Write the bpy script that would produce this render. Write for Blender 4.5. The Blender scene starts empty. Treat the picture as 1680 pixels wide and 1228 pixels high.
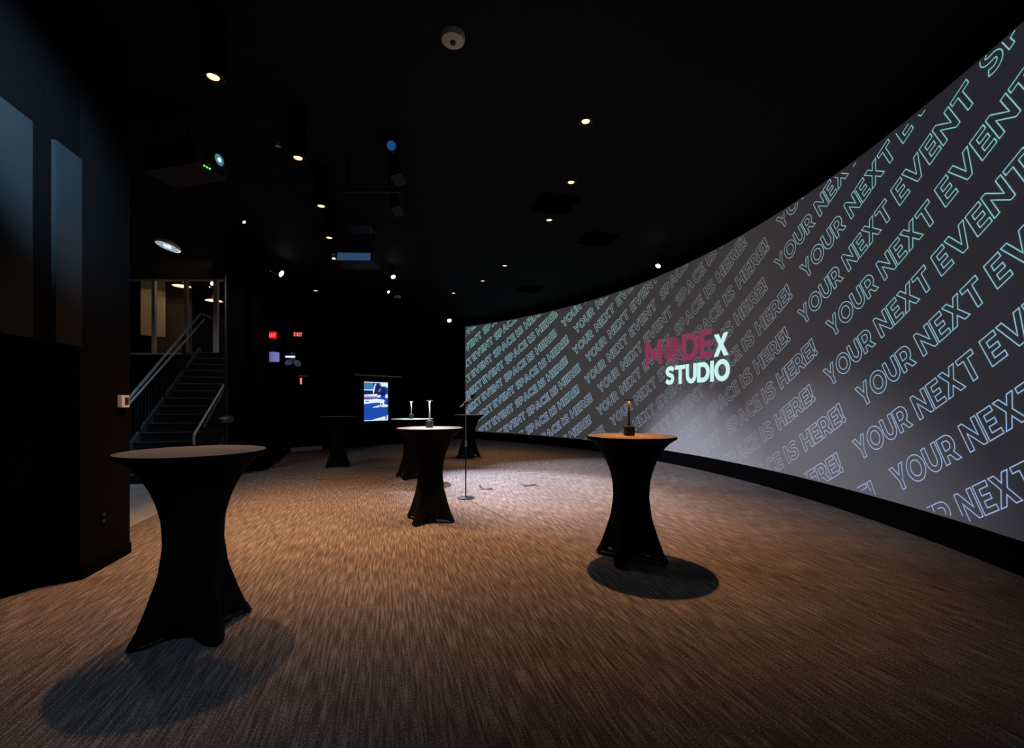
import bpy, bmesh, math, random
from math import sin, cos, pi, radians as R, hypot, atan2
from mathutils import Vector, Matrix
from mathutils.geometry import tessellate_polygon
random.seed(7)
sc = bpy.context.scene
col = sc.collection
# ------------------------------------------------------------------ camera, world, exposure
F, CX, HY, CAMZ = 750.0, 840.0, 662.0, 1.42      # focal length, principal point and horizon in the 1680x1228 frame; eye height in m
cam = bpy.data.cameras.new('camera'); camo = bpy.data.objects.new('camera', cam); col.objects.link(camo)
camo.location = (0, 0, CAMZ); camo.rotation_euler = (R(90), 0, 0)
cam.sensor_width = 36; cam.lens = F / 1680 * 36; cam.shift_y = (HY - 614) / 1680
cam.clip_start = .05
sc.camera = camo
w = bpy.data.worlds.new('world'); sc.world = w; w.use_nodes = True
w.node_tree.nodes['Background'].inputs[0].default_value = (.5, .6, .8, 1)
w.node_tree.nodes['Background'].inputs[1].default_value = 0.0
sc.view_settings.view_transform = 'Standard'; sc.view_settings.look = 'None'
sc.view_settings.exposure = 0; sc.view_settings.gamma = 1; sc.view_settings.use_curve_mapping = False
CEIL = 4.75
WARM = (1, .50, .22); COOL = (.80, .86, 1)

def lamp(name, loc, target, power, color, size, blend=.6, radius=.05, parent=None):
    l = bpy.data.lights.new(name, 'SPOT'); l.energy = power; l.color = color
    l.spot_size = R(size); l.spot_blend = blend; l.shadow_soft_size = radius
    o = bpy.data.objects.new(name, l); col.objects.link(o); o.location = loc
    o.rotation_euler = (Vector(target) - Vector(loc)).to_track_quat('-Z', 'Y').to_euler()
    return o
def bulb(name, loc, power, color, radius=.05):
    l = bpy.data.lights.new(name, 'POINT'); l.energy = power; l.color = color; l.shadow_soft_size = .006
    o = bpy.data.objects.new(name, l); col.objects.link(o); o.location = loc
    return o

# ------------------------------------------------------------------ helpers
def flo(x, y):                       # floor point seen at a place of the frame
    Y = F * CAMZ / (y - HY); return Vector(((x - CX) * Y / F, Y, 0))
def at(x, y, Y):                     # point at a given depth
    return Vector(((x - CX) * Y / F, Y, CAMZ + (HY - y) * Y / F))
def ceil_at(x, y, z=CEIL):
    Y = F * (z - CAMZ) / (HY - y); return Vector(((x - CX) * Y / F, Y, z))
def mat(name, c, rough=.6, metal=0, emit=None, es=1, spec=.5):
    m = bpy.data.materials.new(name); m.use_nodes = True
    b = m.node_tree.nodes['Principled BSDF']
    b.inputs['Base Color'].default_value = (*c, 1); b.inputs['Roughness'].default_value = rough
    b.inputs['Metallic'].default_value = metal; b.inputs['Specular IOR Level'].default_value = spec
    if emit: b.inputs['Emission Color'].default_value = (*emit, 1); b.inputs['Emission Strength'].default_value = es
    return m
def noisy(name, c1, c2, scale, rough=.8, bump=0, stretch=(1, 1, 1), spec=.3, rot=0, lo=.35, hi=.65):
    m = mat(name, c1, rough, spec=spec); t = m.node_tree; b = t.nodes['Principled BSDF']
    tc = t.nodes.new('ShaderNodeTexCoord'); mp = t.nodes.new('ShaderNodeMapping'); n = t.nodes.new('ShaderNodeTexNoise'); r = t.nodes.new('ShaderNodeValToRGB')
    mp.inputs['Rotation'].default_value = (0, 0, rot); mp.inputs['Scale'].default_value = stretch
    n.inputs['Scale'].default_value = scale; n.inputs['Detail'].default_value = 3
    r.color_ramp.elements[0].position = lo; r.color_ramp.elements[1].position = hi
    r.color_ramp.elements[0].color = (*c1, 1); r.color_ramp.elements[1].color = (*c2, 1)
    t.links.new(tc.outputs['Object'], mp.inputs[0]); t.links.new(mp.outputs[0], n.inputs['Vector'])
    t.links.new(n.outputs[0], r.inputs[0]); t.links.new(r.outputs[0], b.inputs['Base Color'])
    if bump:
        bp = t.nodes.new('ShaderNodeBump'); bp.inputs['Strength'].default_value = bump; bp.inputs['Distance'].default_value = .01
        t.links.new(n.outputs[0], bp.inputs['Height']); t.links.new(bp.outputs[0], b.inputs['Normal'])
    return m
def tag(o, label=None, cat=None, group=None, kind=None):
    if label: o['label'] = label
    if cat: o['category'] = cat
    if group: o['group'] = group
    if kind: o['kind'] = kind
    return o
def thing(name, label, cat, loc=(0, 0, 0), rz=0, group=None):
    o = bpy.data.objects.new(name, None); col.objects.link(o); o.location = loc; o.rotation_euler = (0, 0, rz)
    o.empty_display_size = .1
    return tag(o, label, cat, group)
class MB:
    def __init__(s): s.b = bmesh.new(); s.mi = 0
    def _new(s, verts):
        for f in {f for v in verts for f in v.link_faces}: f.material_index = s.mi
    def box(s, c, d, rz=0, rx=0, ry=0, bevel=0):
        r = bmesh.ops.create_cube(s.b, size=1)['verts']
        M = Matrix.Translation(c) @ Matrix.Rotation(rz, 4, 'Z') @ Matrix.Rotation(ry, 4, 'Y') @ Matrix.Rotation(rx, 4, 'X') @ Matrix.Diagonal((*d, 1))
        bmesh.ops.transform(s.b, matrix=M, verts=r); s._new(r)
        if bevel:
            es = list({e for v in r for e in v.link_edges})
            bmesh.ops.bevel(s.b, geom=es, offset=bevel, segments=2, affect='EDGES', profile=.7)
        return s
    def tube(s, a, b, r, r2=None, n=16):
        a, b = Vector(a), Vector(b); d = b - a
        vs = bmesh.ops.create_cone(s.b, cap_ends=True, segments=n, radius1=r, radius2=r if r2 is None else r2, depth=d.length)['verts']
        bmesh.ops.transform(s.b, matrix=Matrix.Translation((a + b) / 2) @ d.to_track_quat('Z', 'Y').to_matrix().to_4x4(), verts=vs)
        s._new(vs); return s
    def lathe(s, prof, n=32, M=None):
        rings = []; M = M or Matrix()
        for r, z in prof:
            if r < 1e-5: rings.append([s.b.verts.new(M @ Vector((0, 0, z)))])
            else: rings.append([s.b.verts.new(M @ Vector((r * cos(2 * pi * i / n), r * sin(2 * pi * i / n), z))) for i in range(n)])
        for A, B in zip(rings, rings[1:]):
            for i in range(n):
                j = (i + 1) % n
                q = [A[i % len(A)], A[j % len(A)], B[j % len(B)], B[i % len(B)]]
                q = [v for k, v in enumerate(q) if v not in q[:k]]
                if len(q) > 2: s.b.faces.new(q).material_index = s.mi
        return s
    def prism(s, pts, z0, z1):
        n = len(pts)
        lo = [s.b.verts.new((p[0], p[1], z0)) for p in pts]; hi = [s.b.verts.new((p[0], p[1], z1)) for p in pts]
        fs = [s.b.faces.new(lo[::-1]), s.b.faces.new(hi)] + [s.b.faces.new((lo[i], lo[(i + 1) % n], hi[(i + 1) % n], hi[i])) for i in range(n)]
        for f in fs: f.material_index = s.mi
        return s
    def quad(s, pts):
        f = s.b.faces.new([s.b.verts.new(p) for p in pts]); f.material_index = s.mi; return s
    def build(s, name, m, parent=None, smooth=False, recalc=True):
        if recalc: bmesh.ops.recalc_face_normals(s.b, faces=s.b.faces[:])
        me = bpy.data.meshes.new(name); s.b.to_mesh(me); s.b.free()
        for k in (m if isinstance(m, list) else [m]): me.materials.append(k)
        if smooth:
            for p in me.polygons: p.use_smooth = True
            me.set_sharp_from_angle(angle=R(40))
        o = bpy.data.objects.new(name, me); col.objects.link(o)
        if parent: o.parent = parent
        return o
def struct(o): return tag(o, kind='structure')
def copy_tree(o, parent=None):
    c = o.copy(); col.objects.link(c); c.parent = parent
    for ch in list(o.children): copy_tree(ch, c)
    return c

# ------------------------------------------------------------------ materials
AX = R(15.5)                                        # the room's long axis runs 15.5 degrees left of the view
AXD = Vector((-sin(AX), cos(AX), 0)); AXP = Vector((cos(AX), sin(AX), 0))
M = {}
M['black_paint'] = noisy('black_paint', (.0012, .0012, .0014), (.0018, .0018, .002), 30, .9, spec=.03)
M['pier_paint'] = noisy('charcoal_paint', (.0018, .0019, .0020), (.0023, .0024, .0025), 40, .85, spec=.06)
M['ceiling'] = noisy('black_ceiling', (.0025, .003, .004), (.0035, .004, .0055), 8, .7, spec=.1)
M['panel'] = noisy('blue_grey_fabric', (.011, .013, .0155), (.014, .017, .0195), 160, .95, .3, spec=.05)
M['black_metal'] = mat('black_metal', (.015, .015, .016), .4, .6)
M['black_plastic'] = mat('black_plastic', (.012, .012, .013), .5)
M['grey_metal'] = mat('brushed_grey_metal', (.35, .35, .36), .35, 1)
M['steel'] = mat('satin_steel', (.60, .60, .62), .35, .5)
M['white_plastic'] = mat('white_plastic', (.75, .74, .70), .5)
M['grey_plastic'] = mat('off_white_plastic', (.62, .60, .58), .6)
M['rubber'] = mat('black_rubber', (.01, .01, .01), .8)
M['tape'] = mat('black_tape', (.012, .012, .013), .6)
M['concrete'] = noisy('polished_concrete', (.28, .29, .29), (.42, .43, .43), 2.5, .55)
M['skirting'] = mat('pale_skirting', (.55, .53, .50), .6)
M['screen'] = noisy('matte_projection_fabric', (.29, .29, .30), (.31, .31, .32), 300, .95, spec=0)
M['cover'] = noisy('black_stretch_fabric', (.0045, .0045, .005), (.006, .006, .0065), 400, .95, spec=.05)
M['top'] = noisy('black_fabric_lit_top', (.15, .142, .138), (.19, .18, .176), 90, .9, spec=.15)  # the cover's black fabric, lightened to carry the light falling on the tops
def glow(name, c, s): return mat(name, (0, 0, 0), .5, emit=c, es=s)
M['warm_lens'] = glow('warm_lamp_lens', (1, .5, .25), 3)
M['cool_lens'] = glow('cool_lamp_lens', (.75, .86, 1), 16)
M['blue_lens'] = glow('blue_lamp_lens', (.03, .16, .6), .35)
M['glass'] = mat('window_glass', (1, 1, 1), .02); M['glass'].node_tree.nodes['Principled BSDF'].inputs['Transmission Weight'].default_value = 1
M['glass'].node_tree.nodes['Principled BSDF'].inputs['IOR'].default_value = 1.45

def carpet():
    m = mat('streaked_brown_carpet', (.1, .08, .06), .95, spec=.05); t = m.node_tree; b = t.nodes['Principled BSDF']; L = t.links.new
    tc = t.nodes.new('ShaderNodeTexCoord'); rot = t.nodes.new('ShaderNodeMapping'); rot.inputs['Rotation'].default_value = (0, 0, -AX)
    L(tc.outputs['Object'], rot.inputs[0])
    def noise(sx, sy, det=2):
        mp = t.nodes.new('ShaderNodeMapping'); mp.inputs['Scale'].default_value = (sx, sy, 1)
        n = t.nodes.new('ShaderNodeTexNoise'); n.inputs['Scale'].default_value = 1; n.inputs['Detail'].default_value = det
        L(rot.outputs[0], mp.inputs[0]); L(mp.outputs[0], n.inputs['Vector']); return n
    a = noise(72, 4.2, 2); c = noise(230, 85, 1); d = noise(.9, .5, 2)
    mx = t.nodes.new('ShaderNodeMath'); mx.operation = 'MULTIPLY_ADD'; L(c.outputs[0], mx.inputs[0]); mx.inputs[1].default_value = .8; a7 = t.nodes.new('ShaderNodeMath'); a7.operation = 'MULTIPLY'; a7.inputs[1].default_value = .72; L(a.outputs[0], a7.inputs[0]); L(a7.outputs[0], mx.inputs[2])
    m2 = t.nodes.new('ShaderNodeMath'); m2.operation = 'MULTIPLY_ADD'; L(d.outputs[0], m2.inputs[0]); m2.inputs[1].default_value = .15; L(mx.outputs[0], m2.inputs[2])
    r = t.nodes.new('ShaderNodeValToRGB'); e = r.color_ramp.elements
    e[0].position = .60; e[0].color = (.062, .051, .045, 1); e[1].position = 1.08; e[1].color = (.36, .31, .285, 1)
    x = e.new(.84); x.color = (.145, .123, .110, 1)
    L(m2.outputs[0], r.inputs[0]); L(r.outputs[0], b.inputs['Base Color'])
    bp = t.nodes.new('ShaderNodeBump'); bp.inputs['Strength'].default_value = .5; bp.inputs['Distance'].default_value = .008
    L(mx.outputs[0], bp.inputs['Height']); L(bp.outputs[0], b.inputs['Normal'])
    return m
M['carpet'] = carpet()

# ------------------------------------------------------------------ the curved screen's plan
SC, SR, ST0 = Vector((-10.535, 6.298)), 14.901, .9521    # centre, radius, angle of the far end
SZ0, SZ1, SEND = .30, 4.512, 22.0
def scr(s, z, off=0):
    t = ST0 - s / SR; return Vector((SC.x + (SR - off) * cos(t), SC.y + (SR - off) * sin(t), z))
def arc_wall(z0, z1, o0, o1, s0, s1, n=110):              # a curved slab between two offsets
    m = MB(); rows = []
    for i in range(n + 1):
        s = s0 + (s1 - s0) * i / n
        rows.append([m.b.verts.new(scr(s, z, o)) for o, z in ((o0, z0), (o0, z1), (o1, z1), (o1, z0))])
    for A, B in zip(rows, rows[1:]):
        for k in range(4): m.b.faces.new((A[k], A[(k + 1) % 4], B[(k + 1) % 4], B[k]))
    m.b.faces.new(rows[0]); m.b.faces.new(rows[-1][::-1])
    return m

# ------------------------------------------------------------------ setting: floor, ceiling, walls
edge0, edge1 = flo(213, 865), flo(213, 865) + AXD * 8
m = MB(); fl = [(-3.9, -1.3), (7, -1.3), (7, 20), (-6.0, 20), (-6.9, 13.6), (edge1.x, edge1.y), (edge0.x, edge0.y), (-3.95, 3.7)]
m.prism(fl, -.2, 0); struct(m.build('floor', M['carpet']))
struct(MB().prism([(edge0.x, edge0.y), (edge1.x, edge1.y), (-6.9, 13.6), (-6.0, 20), (-14, 20), (-14, 3.7), (-3.95, 3.7)], -.2, -.002).build('floor', M['concrete']))
m = MB(); m.prism([(-14, -1.4), (7, -1.4), (7, 20), (-7.6, 20), (-7.6, 12.3), (-14, 12.3)], CEIL, CEIL + .25)
struct(m.build('ceiling', M['ceiling']))
# curved wall: plinth below, fascia above
struct(arc_wall(0, SZ0 - .01, -.25, -.03, -.3, SEND).build('wall_right', M['black_paint']))
struct(arc_wall(SZ1 + .01, CEIL, -.25, -.02, -.3, SEND).build('wall_right', M['black_paint']))
struct(arc_wall(SZ0 - .01, SZ1 + .01, -.25, -.06, -.3, SEND).build('wall_right', M['black_paint']))
# far wall
FA, FB = Vector((-6.47, 13.3, 0)), Vector((-1.86, 18.42, 0))
FD = (FB - FA).normalized(); FN = Vector((FD.y, -FD.x, 0))
def wallslab(a, b, th, z0, z1, mt, name):
    d = (b - a).normalized(); n = Vector((-d.y, d.x, 0)) * th
    return struct(MB().prism([(p.x, p.y) for p in (a, b, b + n, a + n)], z0, z1).build(name, mt))
wallslab(FA, FB - FD * .06, .2, 0, CEIL, M['black_paint'], 'wall_back')
wallslab(Vector((7, -1.3, 0)), Vector((-4, -1.3, 0)), .15, 0, CEIL, M['black_paint'], 'wall_rear')
# left wall: pier, then a wall hung over a recessed dark base
PA, PB = flo(131, 953), flo(213, 907)
PD = (PB - PA).normalized(); PN = Vector((PD.y, -PD.x, 0))      # PN looks into the room
NEAR = PA - PD * 5
struct(MB().prism([(p.x, p.y) for p in (PA, PB, PB - PN * .5, PA - PN * .5)], 0, CEIL).build('wall_left', M['pier_paint']))
struct(MB().prism([(p.x, p.y) for p in (NEAR, PA, PA - PN * .5, NEAR - PN * .5)], 1.85, CEIL).build('wall_left', M['black_paint']))
rec = [flo(131, 953), flo(60, 966), flo(0, 984), Vector((-5.2, 2.6, 0)), Vector((-5.2, 3.3, 0)), PA - PN * .45 + PD * .02]
struct(MB().prism([(p.x, p.y) for p in rec], 0, 1.86).build('wall_left', M['black_paint']))
struct(MB().prism([(p.x, p.y) for p in (Vector((-5.6, -1.2, 0)), Vector((-5.2, -1.2, 0)), Vector((-5.2, 2.7, 0)), Vector((-5.6, 2.7, 0)))], 0, CEIL).build('wall_left', M['black_paint']))
bb0, bb1 = PA + PD * .02, PB - PD * .002
struct(MB().prism([(p.x, p.y) for p in (bb0, bb1, bb1 + PN * .014, bb0 + PN * .014)], 0, .10).build('baseboard_left', M['black_paint']))
# two fabric panels on the near wall: positions measured along the wall from the pier's edge
def along(xpix):     # distance along the wall line at which it is seen under a given column of the frame
    k = (xpix - CX) / F
    return (k * PA.y - PA.x) / (PD.x - k * PD.y)
for x0, x1, zt, lab in ((84, 127.5, 3.36, 'narrow blue-grey fabric wall panel beside the charcoal pier'),
                    (-60, 45, 3.36, 'wide blue-grey fabric wall panel at the left edge of the photo')):
    a, b = PA + PD * along(x0), PA + PD * along(x1)
    mm = MB().prism([(p.x, p.y) for p in (a, b, b + PN * .03, a + PN * .03)], 1.87, zt)
    tag(mm.build('wall_panel', M['panel']), lab, 'wall panel', 'fabric panels on the left wall')
# partition left of the far hall
q0, q1 = Vector((-5.83, 9.3, 0)), flo(430, 773)
struct(MB().prism([(q0.x, q0.y), (q1.x, q1.y), (q1.x - .02, q1.y + .32), (q0.x - .2, q0.y + .5)], 0, CEIL).build('wall_partition', M['black_paint']))
d0, d1, d2 = flo(442, 767), flo(460, 756), flo(475, 743)
struct(MB().prism([(q1.x + .0, q1.y + .1), (d0.x, d0.y), (d1.x, d1.y), (FA.x, FA.y), (-9, 16), (-8.2, 12.5)], -.01, .012).build('trim_1', M['black_paint']))
s0, s1 = FA + FD * .02 + FN * .012, FA + FD * .95 + FN * .012
struct(MB().prism([(p.x, p.y) for p in (s0, s1, s1 + FN * .02, s0 + FN * .02)], 0, .12).build('baseboard_back', M['skirting']))
# hall behind the partition, outer walls of the stair hall
wallslab(Vector((-9.5, 17.4, 0)), Vector((-5.2, 15.1, 0)), .15, 0, CEIL + .2, M['black_paint'], 'wall_hall')
wallslab(Vector((-13.5, 3.75, 0)), Vector((-13.5, 19, 0)), .15, 0, 5.6, M['black_paint'], 'wall_outer')
wallslab(Vector((-4.1, 3.75, 0)), Vector((-13.5, 3.75, 0)), -.15, 0, CEIL, M['black_paint'], 'wall_stair')

# ------------------------------------------------------------------ lettering: own bold sans outlines, cap height 1
def arc(cx, cy, rx, ry, a0, a1, n=14):
    return [(cx + rx * cos(R(a0 + (a1 - a0) * i / n)), cy + ry * sin(R(a0 + (a1 - a0) * i / n))) for i in range(n + 1)]
def s_shape():
    c = [(.66, .80), (.53, .885), (.36, .905), (.2, .85), (.13, .73), (.19, .605), (.36, .525), (.53, .455), (.60, .31), (.54, .165), (.38, .095), (.22, .105), (.06, .19)]
    pts = []
    for i in range(len(c) - 1):
        p0, p1, p2, p3 = c[max(i - 1, 0)], c[i], c[i + 1], c[min(i + 2, len(c) - 1)]
        for k in range(4):
            t = k / 4
            pts.append(tuple(.5 * ((2 * p1[j]) + (-p0[j] + p2[j]) * t + (2 * p0[j] - 5 * p1[j] + 4 * p2[j] - p3[j]) * t * t + (-p0[j] + 3 * p1[j] - 3 * p2[j] + p3[j]) * t ** 3) for j in (0, 1)))
    pts.append(c[-1]); l, r = [], []
    for i, p in enumerate(pts):
        a, b = pts[max(i - 1, 0)], pts[min(i + 1, len(pts) - 1)]
        dx, dy = b[0] - a[0], b[1] - a[1]; d = hypot(dx, dy); nx, ny = -dy / d * .105, dx / d * .105
        l.append((p[0] + nx, p[1] + ny)); r.append((p[0] - nx, p[1] - ny))
    return l + r[::-1]
bowl_in = [(.22, .47), (.40, .47)] + arc(.40, .64, .16, .17, -90, 90, 8)[1:] + [(.22, .81)]
G = {
 'I': (.22, [[(0, 0), (.22, 0), (.22, 1), (0, 1)]]),
 'E': (.64, [[(0, 0), (.64, 0), (.64, .19), (.22, .19), (.22, .41), (.58, .41), (.58, .59), (.22, .59), (.22, .81), (.63, .81), (.63, 1), (0, 1)]]),
 'T': (.80, [[(.29, 0), (.51, 0), (.51, .81), (.80, .81), (.80, 1), (0, 1), (0, .81), (.29, .81)]]),
 'H': (.82, [[(0, 0), (.22, 0), (.22, .4), (.60, .4), (.60, 0), (.82, 0), (.82, 1), (.60, 1), (.60, .6), (.22, .6), (.22, 1), (0, 1)]]),
 'N': (.86, [[(0, 0), (.22, 0), (.22, .62), (.68, 0), (.86, 0), (.86, 1), (.64, 1), (.64, .38), (.19, 1), (0, 1)]]),
 'V': (.95, [[(.36, 0), (.59, 0), (.95, 1), (.72, 1), (.475, .3), (.24, 1), (0, 1)]]),
 'X': (.91, [[(0, 0), (.25, 0), (.45, .33), (.65, 0), (.91, 0), (.59, .51), (.89, 1), (.64, 1), (.46, .7), (.28, 1), (.02, 1), (.32, .52)]]),
 'Y': (.90, [[(.34, 0), (.56, 0), (.56, .36), (.9, 1), (.67, 1), (.46, .58), (.24, 1), (0, 1), (.34, .36)]]),
 'A': (1.03, [[(0, 0), (.23, 0), (.32, .21), (.71, .21), (.80, 0), (1.03, 0), (.62, 1), (.41, 1)], [(.39, .39), (.64, .39), (.515, .70)]]),
 'O': (1.06, [arc(.53, .5, .53, .52, 0, 360, 32)[:-1], arc(.53, .5, .30, .32, 0, 360, 26)[:-1]]),
 'U': (.82, [[(0, 1), (0, .42)] + arc(.41, .42, .41, .44, 180, 360, 16)[1:-1] + [(.82, .42), (.82, 1), (.60, 1), (.60, .43)] + arc(.41, .43, .19, .245, 0, -180, 10)[1:-1] + [(.22, .43), (.22, 1)]]),
 'R': (.82, [[(0, 0), (.22, 0), (.22, .28), (.38, .28), (.56, 0), (.82, 0), (.595, .335)] + arc(.42, .64, .37, .36, -50, 90, 12) + [(0, 1)], bowl_in]),
 'P': (.80, [[(0, 0), (.22, 0), (.22, .28), (.42, .28)] + arc(.42, .64, .37, .36, -90, 90, 16)[1:] + [(0, 1)], bowl_in]),
 'C': (.93, [arc(.53, .5, .53, .52, 46, 314, 24) + arc(.53, .5, .30, .32, 314, 46, 18)]),
 'D': (.92, [[(0, 0), (.42, 0)] + arc(.42, .5, .50, .5, -90, 90, 20)[1:] + [(0, 1)], [(.22, .2), (.41, .2)] + arc(.41, .5, .28, .3, -90, 90, 14)[1:] + [(.22, .8)]]),
 'S': (.74, [s_shape()]),
 'M': (1.02, [[(0, 0), (.21, 0), (.21, .6), (.45, .2), (.56, .2), (.81, .61), (.81, 0), (1.02, 0), (1.02, 1), (.83, 1), (.515, .46), (.19, 1), (0, 1)]]),
 '!': (.27, [[(.05, .34), (.22, .34), (.27, 1), (0, 1)], arc(.135, .12, .135, .135, 0, 360, 14)[:-1]]),
}
GAP, SPACE = .10, .36
def width(word): return sum(G[c][0] for c in word) + GAP * (len(word) - 1)
def ribbon(bm, pts, wd, place, keep, uv):
    """a closed contour drawn as a stroke of width wd, carried onto a surface"""
    P = []
    n = len(pts)
    for i in range(n):
        a, b = Vector(pts[i]), Vector(pts[(i + 1) % n]); k = max(1, int((b - a).length / .055))
        P += [(a + (b - a) * j / k) for j in range(k)]
    n = len(P); I, O = [], []
    for i in range(n):
        d1 = (P[i] - P[i - 1]).normalized(); d2 = (P[(i + 1) % n] - P[i]).normalized()
        n1 = Vector((-d1.y, d1.x)); n2 = Vector((-d2.y, d2.x)); mm = n1 + n2
        mm = n1 if mm.length < .3 else mm / mm.length * min(1 / max(.35, mm.normalized().dot(n1)), 2.2)
        I.append(P[i] + mm * wd / 2); O.append(P[i] - mm * wd / 2)
    cache = {}
    def V(kind, i):
        i %= n
        if (kind, i) not in cache:
            q = (I if kind else O)[i]; cache[(kind, i)] = (bm.verts.new(place(q)), q)
        return cache[(kind, i)]
    for i in range(n):
        if keep(P[i]) and keep(P[(i + 1) % n]):
            q = (V(1, i), V(0, i), V(0, i + 1), V(1, i + 1))
            f = bm.faces.new([v for v, _ in q])
            for lp, (_, p) in zip(f.loops, q): lp[uv].uv = p
# --- the screen
screen = thing('projection_screen', 'huge curved projection screen showing grey slogan rows and a red and white logo', 'screen', (0, 0, 0))
def picture_material():
    m = bpy.data.materials.new('projected_lettering'); m.use_nodes = True; t = m.node_tree; L = t.links.new
    b = t.nodes['Principled BSDF']; b.inputs['Base Color'].default_value = (.3, .3, .3, 1)
    uvn = t.nodes.new('ShaderNodeUVMap'); sp = t.nodes.new('ShaderNodeSeparateXYZ'); L(uvn.outputs[0], sp.inputs[0])
    def ramp(src, lo, hi, stops):
        mr = t.nodes.new('ShaderNodeMapRange'); mr.inputs[1].default_value = lo; mr.inputs[2].default_value = hi; L(src, mr.inputs[0])
        r = t.nodes.new('ShaderNodeValToRGB'); e = r.color_ramp.elements
        for i, (p, c) in enumerate(stops):
            x = e[i] if i < 2 else e.new(p)
            x.position = p; x.color = (*c, 1)
        L(mr.outputs[0], r.inputs[0]); return r
    hue = ramp(sp.outputs[1], .3, 4.5, [(0, (.38, .45, .80)), (1, (.26, .66, .60)), (.45, (.30, .62, .76))])
    grey = ramp(sp.outputs[0], 0, 17, [(0, (.0, .0, .0)), (1, (.0, .0, .0)), (.40, (.25, .25, .25)), (.56, (.8, .8, .8)), (.74, (.8, .8, .8)), (.86, (.1, .1, .1))])
    amt = ramp(sp.outputs[0], 0, 17, [(0, (.90, .90, .90)), (1, (.85, .85, .85)), (.30, (.90, .90, .90)), (.44, (.62, .62, .62)), (.60, (.32, .32, .32)), (.74, (.36, .36, .36)), (.82, (.75, .75, .75))])
    mx = t.nodes.new('ShaderNodeMix'); mx.data_type = 'RGBA'; L(grey.outputs[0], mx.inputs[0]); L(hue.outputs[0], mx.inputs[6]); mx.inputs[7].default_value = (.50, .52, .56, 1)
    L(mx.outputs[2], b.inputs['Emission Color']); L(amt.outputs[0], b.inputs['Emission Strength'])
    return m
def screen_material():
    # three projectors share the picture; each has its own black level, blended where they overlap
    m = M['screen']; t = m.node_tree; L = t.links.new; b = t.nodes['Principled BSDF']
    tc = t.nodes.new('ShaderNodeTexCoord'); sp = t.nodes.new('ShaderNodeSeparateXYZ'); L(tc.outputs['Object'], sp.inputs[0])
    def mth(op, a, c):
        n = t.nodes.new('ShaderNodeMath'); n.operation = op
        for i, v in enumerate((a, c)):
            if isinstance(v, float): n.inputs[i].default_value = v
            else: L(v, n.inputs[i])
        return n.outputs[0]
    an = mth('ARCTAN2', mth('SUBTRACT', sp.outputs[1], SC.y), mth('SUBTRACT', sp.outputs[0], SC.x))
    sd = mth('DIVIDE', mth('MULTIPLY', mth('SUBTRACT', ST0, an), SR), 22.0)
    r = t.nodes.new('ShaderNodeValToRGB'); e = r.color_ramp.elements
    for i, (p_, c) in enumerate([(0, (.029, .031, .031)), (1, (.003, .007, .015)), (.25, (.030, .031, .031)), (.33, (.031, .029, .030)), (.56, (.026, .025, .027)), (.68, (.005, .009, .016))]):
        x = e[i] if i < 2 else e.new(p_)
        x.position = p_; x.color = (*c, 1)
    L(sd, r.inputs[0]); L(r.outputs[0], b.inputs['Emission Color']); b.inputs['Emission Strength'].default_value = 1
    return m
arc_wall(SZ0, SZ1, -.05, 0, 0, SEND, 150).build('screen_surface', screen_material(), screen, smooth=True)
ANG = R(30.7); CAP = .270; PER = 6.68; PITCH = .5466
WORDS = 'YOUR NEXT EVENT SPACE IS HERE!'.split()
bm = bmesh.new(); uv = bm.loops.layers.uv.new('UVMap')
ca, sa = cos(ANG), sin(ANG)
def table_at(tb, x):
    for (a, ra), (b, rb) in zip(tb, tb[1:]):
        if x <= b: return ra + (rb - ra) * max(0, x - a) / (b - a)
    return tb[-1][1]
# where each word starts along its row and how long it is: the three projectors' images differ a little
LEFT = [(0, 1.0), (1.0, .86), (1.95, 1.24), (3.33, 1.24), (4.69, .36), (5.18, 1.12)]
MIDDLE = [(.02, 1.0), (1.20, .96), (2.32, 1.20), (3.75, 1.10), (4.97, .32), (5.42, .96)]
RIGHT = [(.04, .95), (1.10, .87), (2.07, 1.14), (3.34, 1.16), (4.62, .30), (5.03, .96)]
RISE_ = [(0, .05), (1, .09), (2, .08), (3, .05), (4.3, 0), (22, 0)]
def warp(s, z):
    e = table_at(RISE_, s); return s - e * sa, z + e * ca
def keep(p): return .03 < p.x < SEND - .1 and SZ0 + .015 < p.y < SZ1 - .015
for n in range(-9, 23):
    q = .168 - PITCH * n
    for rep in range(-2, 4):
        row0 = (6.72 if n % 2 == 0 else 6.34) + PER * rep
        for word, (st_, wd_) in zip(WORDS, LEFT if rep < 0 else MIDDLE if rep == 0 else RIGHT):
            pl = row0 + st_; XS = wd_ / width(word)
            for c in word:
                gw, cons = G[c]
                s_, z_ = (pl + gw * XS / 2) * ca - q * sa, (pl + gw * XS / 2) * sa + q * ca
                if -.3 < s_ < SEND and SZ0 - .4 < z_ < SZ1 + .3:
                    for cn in cons:
                        pts = [warp((pl + x * XS) * ca - (q + y * CAP) * sa, (pl + x * XS) * sa + (q + y * CAP) * ca) for x, y in cn]
                        ribbon(bm, pts, max(.0095, .0150 - .0004 * max(0, s_)), lambda p: scr(p.x, p.y, .004), keep, uv)
                pl += (gw + GAP) * XS
mb = MB(); mb.b.free(); mb.b = bm
mb.build('slogan_lettering', picture_material(), screen, recalc=False)
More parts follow.
